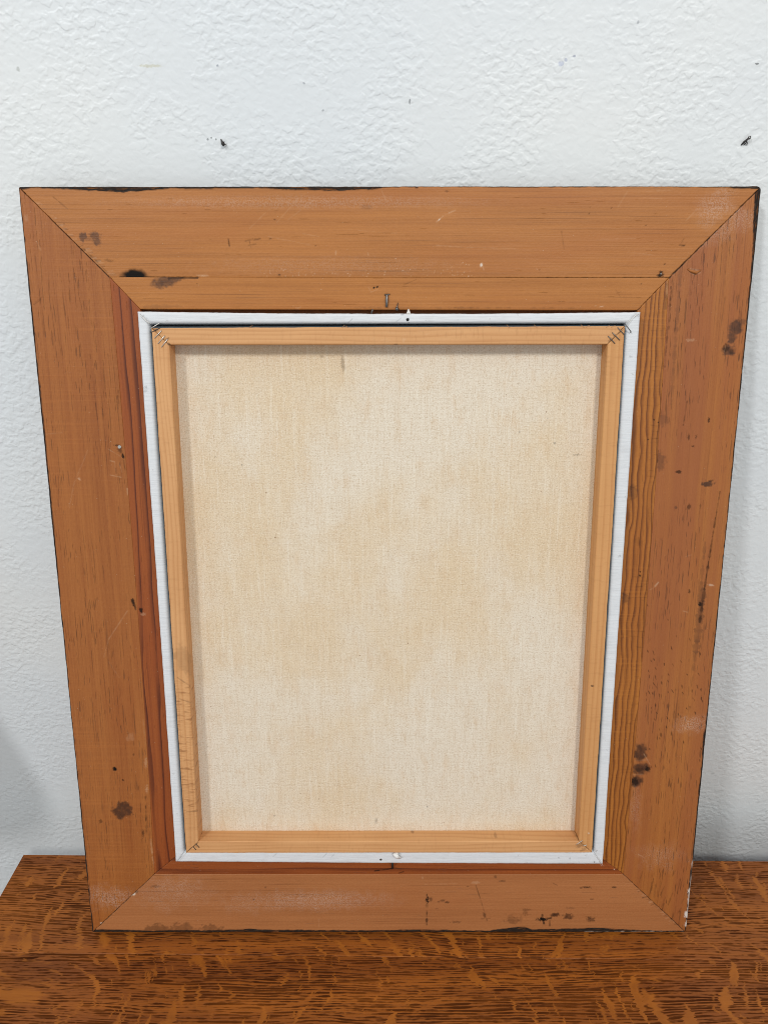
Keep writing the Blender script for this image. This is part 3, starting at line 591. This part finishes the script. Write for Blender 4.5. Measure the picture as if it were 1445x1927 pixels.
# ================================================================== unseen shade on a pole, added left of the view to shadow the wall
tip = plane_pt(92, 1512, WALL_P, WALL_N); dl_ = np.array(bpy.data.objects['ceiling_lamp_beside'].location) - tip; dl_ /= np.linalg.norm(dl_)
r0_ = .11; ux = dl_[0]/dl_[1]; un = np.array([1, -ux, 0])/math.hypot(1, ux)
rim = tip + dl_*((.13 - r0_*un[1])/-dl_[1]); lc = rim - un*r0_
shadow_caster = empty('standing_lamp', (lc[0], lc[1], -.749), 'dark shaded standing lamp left of the oak table', 'lamp')
def lathe(name, prof, mat, seg=48):
    V = [(r*math.cos(2*math.pi*i/seg), r*math.sin(2*math.pi*i/seg), z) for r, z in prof for i in range(seg)]
    Q = [(a*seg+i, a*seg+(i+1) % seg, (a+1)*seg+(i+1) % seg, (a+1)*seg+i) for a in range(len(prof)-1) for i in range(seg)]
    return geo(name, [(V, Q)], mat, shadow_caster)
zr = lc[2]+.749
lathe('lamp_shade', [(r0_, zr), (.062, zr+.17), (.060, zr+.17), (r0_-.002, zr), (r0_, zr)], M['tablewood'])
lathe('pole', [(.001, .02), (.011, .02), (.011, zr+.10), (.020, zr+.105), (.020, zr+.14), (.001, zr+.14)], M['rust'], 20)
lathe('base', [(.001, .001), (.12, .001), (.12, .012), (.10, .020), (.012, .026), (.001, .026)], M['rust'])

# ================================================================== picture frame
ROT = (-LEAN, 0, 0)
frame = empty('picture_frame', tuple(O_), 'old brown pine picture frame seen from the back, leaning against the white wall', 'picture frame', ROT)
h = FW/2
o = {'TL': (-h, FH), 'TR': (h, FH), 'BR': (h, 0), 'BL': (-h, 0)}
o = {k: np.array(v, float) for k, v in o.items()}
sp_ = {'TL': fp(207, 521.5), 'TR': fp(1258, 523), 'BR': fp(1172, 1645), 'BL': fp(291, 1645)}
LW = .0115                                                     # how far the liner stands proud of the back
op = {'TL': fp(260, 581.5), 'TR': fp(1206, 583.5)}
lo_ = {'TL': fp(258, 586, LW), 'TR': fp(1205.5, 587, LW), 'BR': fp(1134.5, 1627, LW), 'BL': fp(330.5, 1622.5, LW)}
op['BL'] = np.array([lo_['BL'][0]-.0012, lo_['BL'][1]-.0012]); op['BR'] = np.array([lo_['BR'][0]+.0012, lo_['BR'][1]-.0012])
op['TL'][0] = lo_['TL'][0]-.001; op['TR'][0] = lo_['TR'][0]+.001
rc = [(h, FH, .0045), (h, 0, .005), (-h, FH, .0016), (-h, 0, .0016)]
ipx = lambda xs, ys: (lambda q: np.interp(q, xs, ys))
top_e = ipx([30, 60, 90, 180, 230, 280, 320, 400, 480, 560, 640, 700, 730, 900, 1100, 1260, 1330, 1400, 1440], [260, 60, 100, 290, 380, 260, 120, 150, 110, 230, 290, 170, 30, 10, 40, 10, 60, 170, 220])
left_e = ipx([350, 420, 560, 900, 1200, 1400, 1600, 1700, 1760], [40, 60, 110, 150, 90, 70, 110, 90, 110])
right_e = ipx([350, 365, 400, 440, 480, 600, 800, 1000, 1350, 1395, 1430, 1600, 1660, 1760], [500, 480, 420, 300, 180, 130, 90, 90, 100, 260, 150, 130, 160, 120])
bot_e = ipx([170, 190, 260, 290, 330, 400, 440, 470, 500, 600, 700, 800, 850, 920, 960, 985, 1000, 1080, 1120, 1145, 1200, 1290], [260, 360, 260, 200, 260, 230, 330, 420, 300, 260, 240, 320, 280, 220, 560, 640, 350, 420, 560, 480, 260, 160])
WCH = [(WH,'l',1304,1615,1298,1660,2.4,.55,1.8),(WH,'e',1298,1677,5,6,0,.95,.7),(WH,'l',1297,1680,1293,1735,3.6,.85,1.1),(WH,'e',1293,1722,6,7,0,.95,.7),(WH,'e',1292,1739,5,5,0,.9,.7),(WH,'l',1300,1650,1298,1678,2.6,.7,1.6)]
BCH = [(WH,'l',1100,1754,1285,1752,1.1,.35,2),(WH,'l',220,1756,300,1758,1.1,.3,2),(WH,'l',540,1758,640,1758,1.1,.35,1.8),(WH,'l',178,1755,215,1756,1.2,.45,1.6)]
def board(q, marks, mat, seed, edge, **kw):
    wdt = abs(np.cross(np.append(q[1]-q[0], 0)/np.linalg.norm(q[1]-q[0]), np.append((q[2]+q[3])/2-q[0], 0))[2])
    return rail('board', frame, mat, q, face_profile(wdt, .0014, .0004, 0, -TH, -TH), seed, marks, edge=edge, round_c=rc, wob=.0003, mitre=.0008, **kw)
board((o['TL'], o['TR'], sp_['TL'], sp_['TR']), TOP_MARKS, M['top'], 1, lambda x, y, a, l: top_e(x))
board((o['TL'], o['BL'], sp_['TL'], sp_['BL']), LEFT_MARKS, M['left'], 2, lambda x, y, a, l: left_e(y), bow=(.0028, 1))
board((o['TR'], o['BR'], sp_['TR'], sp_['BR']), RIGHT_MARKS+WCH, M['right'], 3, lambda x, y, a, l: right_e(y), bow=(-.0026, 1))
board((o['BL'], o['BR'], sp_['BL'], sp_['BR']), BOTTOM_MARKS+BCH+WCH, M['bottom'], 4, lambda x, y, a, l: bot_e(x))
def strip(q, marks, mat, seed, **kw):
    wdt = abs(np.cross(np.append(q[1]-q[0], 0)/np.linalg.norm(q[1]-q[0]), np.append((q[2]+q[3])/2-q[0], 0))[2])
    return rail('inner_strip', frame, mat, q, face_profile(wdt, .0003, .0006, -.0001, -TH, -TH), seed, marks, mitre=.0004, **kw)
strip((sp_['TL'], sp_['TR'], op['TL'], op['TR']), TOPIN_MARKS, M['top_in'], 5)
strip((sp_['TL'], sp_['BL'], op['TL'], op['BL']), LEFTIN_MARKS, M['left_in'], 6, bow=(.0028, 0))
strip((sp_['TR'], sp_['BR'], op['TR'], op['BR']), RIGHTIN_MARKS, M['right_in'], 7, bow=(-.0026, 0))
strip((sp_['BL'], sp_['BR'], op['BL'], op['BR']), BOTTOMIN_MARKS, M['bottom_in'], 8)
# rabbet lip: the front moulding that the liner lies on
for a, b in (('TL', 'TR'), ('TL', 'BL'), ('TR', 'BR'), ('BL', 'BR')):
    c_ = (op['TL']+op['BR'])/2; e = lambda p, k: c_ + (p-c_)*k
    rail('rabbet_lip', frame, M['lip'], (e(op[a], 1.004), e(op[b], 1.004), e(op[a], .90), e(op[b], .90)), [(0, -.019), (.0005, -.0075), (.010, -.0075), (.016, -.0075), (.017, -.019)], 9, n_len=.02, gap=0)
# white liner
li = {'TL': fp(281, 610, LW), 'TR': fp(1177, 608.5, LW), 'BR': fp(1116.5, 1603.5, LW), 'BL': fp(347, 1604, LW)}
LP = [(0, -.007), (0, LW-.0022), (.0003, LW-.0011), (.0011, LW-.0003), (.0022, LW)]
def liner_prof(w):
    p = list(LP)
    for d in np.linspace(.0022, w-.003, 9)[1:]: p.append((d, LW))
    return p + [(w-.0020, LW-.0002), (w-.0010, LW-.0009), (w-.0003, LW-.0019), (w, LW-.0035), (w, -.007)]
for i, (a, b, bw) in enumerate((('TL', 'TR', (.0016, 0)), ('TL', 'BL', (.0004, 0)), ('TR', 'BR', (.0003, 0)), ('BL', 'BR', (-.0006, 0)))):
    q = (lo_[a], lo_[b], li[a], li[b]); ex_ = (q[1]-q[0])/np.linalg.norm(q[1]-q[0]); w_ = abs(ex_[0]*((q[2]+q[3])/2-q[0])[1]-ex_[1]*((q[2]+q[3])/2-q[0])[0])
    rail('liner_rail', frame, M['liner'], q, liner_prof(w_), 10+i, LINER_MARKS, n_len=.0009, gap=.00006, bow=bw, wob=.00025)

# nails, pins and holes of the frame
def tube(name, parent, mat, pts, rad, seg=8): return geo(name, [tube_geo(pts, rad, seg)], mat, parent)
def lp(x, y, w): a = fp(x, y, w); return L3(a[0], a[1], w)
geo('nail', [tube_geo([lp(728, 554, .0006), lp(728, 556, .0008), lp(727.7, 570, .0009), lp(727.6, 577.5, .0009)], [.0007, .0011, .0011, .0010]), tube_geo([lp(723.5, 555, .0004), lp(733, 554, .0005)], .0004, 6)], M['steel'], frame)
geo('nail', [tube_geo([lp(748.6, 569.5, .0004), lp(747.4, 577, .0012), lp(746.8, 580, .0018)], [.0003, .0006, .0006]), tube_geo([lp(747, 579, .0016), lp(746.4, 583, .0022)], [.0013, .0013], 10)], M['steel'], frame)
tube('nail', frame, M['steel'], [lp(701, 583, .001), lp(699.5, 587, -.001), lp(699, 591, -.002)], .0008)
tube('nail', frame, M['crumb'], [lp(768.5, 583, .006), lp(768.7, 588, .009), lp(768.5, 592, .0108)], [.0009, .0014, .0022])
tube('nail', frame, M['rust'], [lp(738.5, 1622, .008), lp(738.3, 1630, .0012), lp(738, 1634, .0002)], .0011)
def disc(name, parent, mat, x, y, w, r, hgt=.0004):
    a = fp(x, y, w); return tube(name, parent, mat, [L3(a[0], a[1], w-.002), L3(a[0], a[1], w), L3(a[0], a[1], w+hgt)], [r, r, r*.8], 14)
disc('nail_head', frame, M['hole'], 767, 601.5, LW, .00125, .00005)  # black disc put in for the dark inside a hole in the liner
disc('nail_head', frame, M['steel'], 716.6, 1617.5, LW, .00135, .0002)
disc('nail_head', frame, M['staple'], 225.5, 841, .0, .0017, .0006)
disc('nail_head', frame, M['steel'], 1243, 515, 0, .0008, .0002)
# splinter torn at the right board
geo('splinter', [tube_geo([lp(1293, 507, .0002), lp(1300, 510, .0006), lp(1309, 513, .0006), lp(1318, 509, .0002)], [.0003, .0012, .0015, .0004], 6)], M['right'], frame)

# ================================================================== stretched canvas
canvas = empty('stretched_canvas', tuple(O_), 'blank beige back of a stretched canvas with pale wood bars, set inside the frame', 'canvas', ROT)
SW = .0155
bo = {'TL': fp(285.5, 617, SW), 'TR': fp(1175, 614, SW), 'BR': fp(1113.5, 1604.5, SW), 'BL': fp(350.5, 1605, SW)}
bi = {'TL': fp(319, 649, SW), 'TR': fp(1143, 648, SW), 'BR': fp(1088.5, 1583, SW), 'BL': fp(374, 1583.5, SW)}
rough_zone = lambda x, y: .18 + sstep(1270, 1300, y)*sstep(1565, 1530, y)*sstep(400, 385, x)*.9 + .12*sstep(690, 720, x)*sstep(700, 680, y)
for i, (a, b, mk) in enumerate((('TL', 'TR', TBAR_MARKS), ('TL', 'BL', SBAR_MARKS), ('TR', 'BR', SBAR_MARKS), ('BL', 'BR', BBAR_MARKS))):
    q = (bo[a], bo[b], bi[a], bi[b]); ex_ = (q[1]-q[0])/np.linalg.norm(q[1]-q[0]); m_ = (q[2]+q[3])/2-q[0]; w_ = abs(ex_[0]*m_[1]-ex_[1]*m_[0])
    pr = face_profile(w_, .0004, .0011, SW, -.003, -.003)
    k0 = pr[-2]; pr = pr[:-1] + [(w_, z) for z in np.linspace(k0[1]-.001, -.003, 15)]
    rail('stretcher_bar', canvas, M['bar2'] if i == 2 else M['bar'], q, pr, 20+i, mk, wob=.00025, gap=.00012, mitre=.0005, hook=rough_zone)
# the painted canvas folded round the bars
cc = (bo['TL']+bo['BR'])/2
def grow(p, d): s = np.sign(p-cc); return p + s*d
for a, b in (('TL', 'TR'), ('TL', 'BL'), ('TR', 'BR'), ('BL', 'BR')):
    rail('canvas_fold', canvas, M['navy'], (grow(bo[a], .0030), grow(bo[b], .0030), grow(bo[a], -.0003), grow(bo[b], -.0003)), [(0, -.002), (.0004, .0035), (.0014, .0060), (.0022, .0105), (.0028, .0138), (.0033, .0142)], 30, n_len=.01, gap=0, wob=.0003)
# canvas sheet
nu, nv = 460, 560
m0, m1 = bo['BL'], bo['TR']; us = np.linspace(min(bo['BL'][0], bo['TL'][0])-.0002, max(bo['TR'][0], bo['BR'][0])+.0002, nu); vs = np.linspace(m0[1]-.0002, m1[1]+.0002, nv)
Ug, Vg = np.meshgrid(us, vs, indexing='ij')
wv = -.0012 + (fbm(Ug*14, Vg*14, 77)-.5)*.0016*np.sin(math.pi*np.linspace(0, 1, nu))[:, None]*np.sin(math.pi*np.linspace(0, 1, nv))[None, :]
x_, y_ = to_px(Ug, Vg, wv); mk = evaluate(CANVAS_MARKS, x_, y_, 5)
I = np.arange(nu*nv).reshape(nu, nv); Q = np.stack([I[:-1, :-1], I[1:, :-1], I[1:, 1:], I[:-1, 1:]], -1).reshape(-1, 4)
me = npmesh('canvas_sheet', np.stack([Ug, -wv, Vg], -1).reshape(-1, 3), Q)
setattr_(me, 'grain', 'FLOAT_VECTOR', np.stack([Ug, Vg, Ug*0+5], -1))
setattr_(me, 'mark', 'FLOAT_COLOR', np.stack([mk['K'], mk['B'], mk['P'], Ug*0+1], -1)); setattr_(me, 'paint', 'FLOAT_COLOR', np.stack([mk['W'], mk['W'], mk['D'], Ug*0], -1))
link('canvas_sheet', me, M['canvas'], canvas)
# staples: a bridge of wire with its legs in the wood
def staple(x0, y0, x1, y1, lift=.0005, mat='staple', dw=0.0):
    a, b = fp(x0, y0, SW+dw), fp(x1, y1, SW+dw); g = lambda p, w: L3(p[0], p[1], SW+dw+w)
    tube('staple', canvas, M[mat], [g(a, -.004), g(a, lift*.6), g(a+(b-a)*.06, lift), g(a+(b-a)*.94, lift), g(b, lift*.6), g(b, -.004)], .00038, 6)
for s_ in ((291.9, 636.4, 304.4, 622.3), (298.1, 646.9, 310.6, 632), (304.8, 653, 316, 638.5)): staple(*s_)
staple(283.6, 618.8, 300.9, 608.4, .0008, 'staple', -.001)
staple(287.5, 624.5, 301, 617.5, .0001, 'rust')
for s_ in ((1161.7, 616.7, 1173.8, 629.9), (1151.6, 626.2, 1165.1, 640), (1143.7, 632.7, 1156.1, 646.5)): staple(*s_, .0005, 'steel')
staple(1175.5, 609.8, 1186.6, 625, .0008, 'steel', -.002)
for s_ in ((369.2, 1588, 375.4, 1594.9), (364.4, 1593.5, 369.2, 1599)): staple(*s_, .0001, 'rust')
for s_ in ((1084, 1589, 1095, 1582), (1097, 1592, 1103, 1590)): staple(*s_, .0001, 'staple')
# loose threads and fuzz at the cut edges
def thread(parent, mat, pts, r=.00016): return tube('thread', parent, M[mat], [lp(*p) for p in pts], r, 5)
for pts in (((1120, 1606, .012), (1126, 1616, .0125), (1131, 1630, .012)), ((1117, 1607, .012), (1128, 1620, .0127), (1134, 1629, .0122)), ((1122, 1604, .012), (1120, 1599, .013), (1124, 1601, .0125))): thread(frame, 'liner' if 0 else 'crumb', pts)
for pts in (((281, 610, .0125), (272, 601, .0125), (263, 591, .0122)), ((284, 609, .0128), (276, 604, .0126), (270, 597, .0124)), ((1177, 607, .0125), (1188, 601, .0126), (1196, 592, .0122)), ((1180, 612, .0125), (1190, 598, .0128), (1201, 590, .012))): thread(frame, 'crumb', pts, .00022)
for i in range(9):
    a = random.uniform(420, 1150); d = random.choice((-1, 1)); pts = ((a, 617, SW), (a+d*3, 614, SW+.0006), (a+d*random.uniform(4, 8), 613+random.uniform(-2, 1), SW+.0002)); thread(canvas, 'bar', pts, .00012)

# ================================================================== small loose things
def nail_thing(px, py, label, parts):
    p = plane_pt(px, py, WALL_P, WALL_N); t = empty('wall_nail', tuple(p), label, 'nail', (0, 0, WYAW)); t['group'] = 'nails stuck in the wall above the frame'
    for nm, mat, pts, r in parts: geo(nm, [tube_geo([(a*.00046, -c, -b*.00046) for a, b, c in pts], [q*.72 for q in r], 8)], M[mat], t)
nail_thing(421, 270, 'small dark bent nail in the wall above the left half of the frame', [
    ('shank', 'rust', [(-4, -7, .0002), (-2, -3, .002), (0, 1, .003), (1, 4, .002)], [.0006, .0012, .0019, .0012]), ('shank', 'rust', [(0, 0, -.004), (0, 0, .003)], [.0014, .0018]), ('hook', 'rust', [(1, 1, .002), (4, 2, .003), (6, 3, .001)], [.0008, .0006, .0003]), ('hook', 'rust', [(1, 0, .002), (3, -4, .002)], [.0006, .0003])])
nail_thing(1401, 265, 'small grey wire hook nail in the wall near the upper right frame corner', [
    ('shank', 'rust', [(-6, 7, .0003), (-3, 2, .002), (1, -2, .003), (4, -4, .003)], [.0006, .0013, .0012, .0010]), ('hook', 'steel', [(1, -3, .003), (3, -7, .003), (6, -7, .003), (6.5, -4, .003), (4, -2, .0025)], [.0006]*5), ('hook', 'rust', [(0, 0, .002), (3, 4, .002), (4.5, 7, .0003)], [.0006, .0006, .0004]), ('hook', 'rust', [(2, 3, .002), (0, 5, .001), (-1, 7, .0002)], [.0005, .0005, .0003])])
import bmesh
cw = LW+.0022; cp_ = fp(747.5, 1609, cw); base = np.array(L3(cp_[0], cp_[1], cw)); Rm = Matrix.Rotation(-LEAN, 3, 'X')
bm = bmesh.new(); bmesh.ops.create_icosphere(bm, subdivisions=3, radius=1)
for v in bm.verts:
    q = v.co; nz = 1 + .35*(vnoise(np.array([q.x*1.8+9]), np.array([q.y*1.8+q.z*1.3+4]), 3)[0]-.5)*2 + .12*(vnoise(np.array([q.x*5+9]), np.array([q.y*5+q.z*4]), 4)[0]-.5)*2
    v.co = Vector((q.x*.0043*nz*(1 if q.z < .2 else .62) - (.0012 if q.z > .2 else 0), q.y*.0024*nz, q.z*.0030*nz + (-.0008 if q.x > .3 else 0)))
me = bpy.data.meshes.new('plaster_crumb'); bm.to_mesh(me); bm.free()
cr = link('plaster_crumb', me, M['crumb']); cr.location = Vector(O_) + Rm @ Vector(base); cr.rotation_euler = (-.3, .35, .1)
for p in me.polygons: p.use_smooth = True
cr['label'] = 'white crumb of plaster caught on the lower white liner edge below the canvas'; cr['category'] = 'crumb'
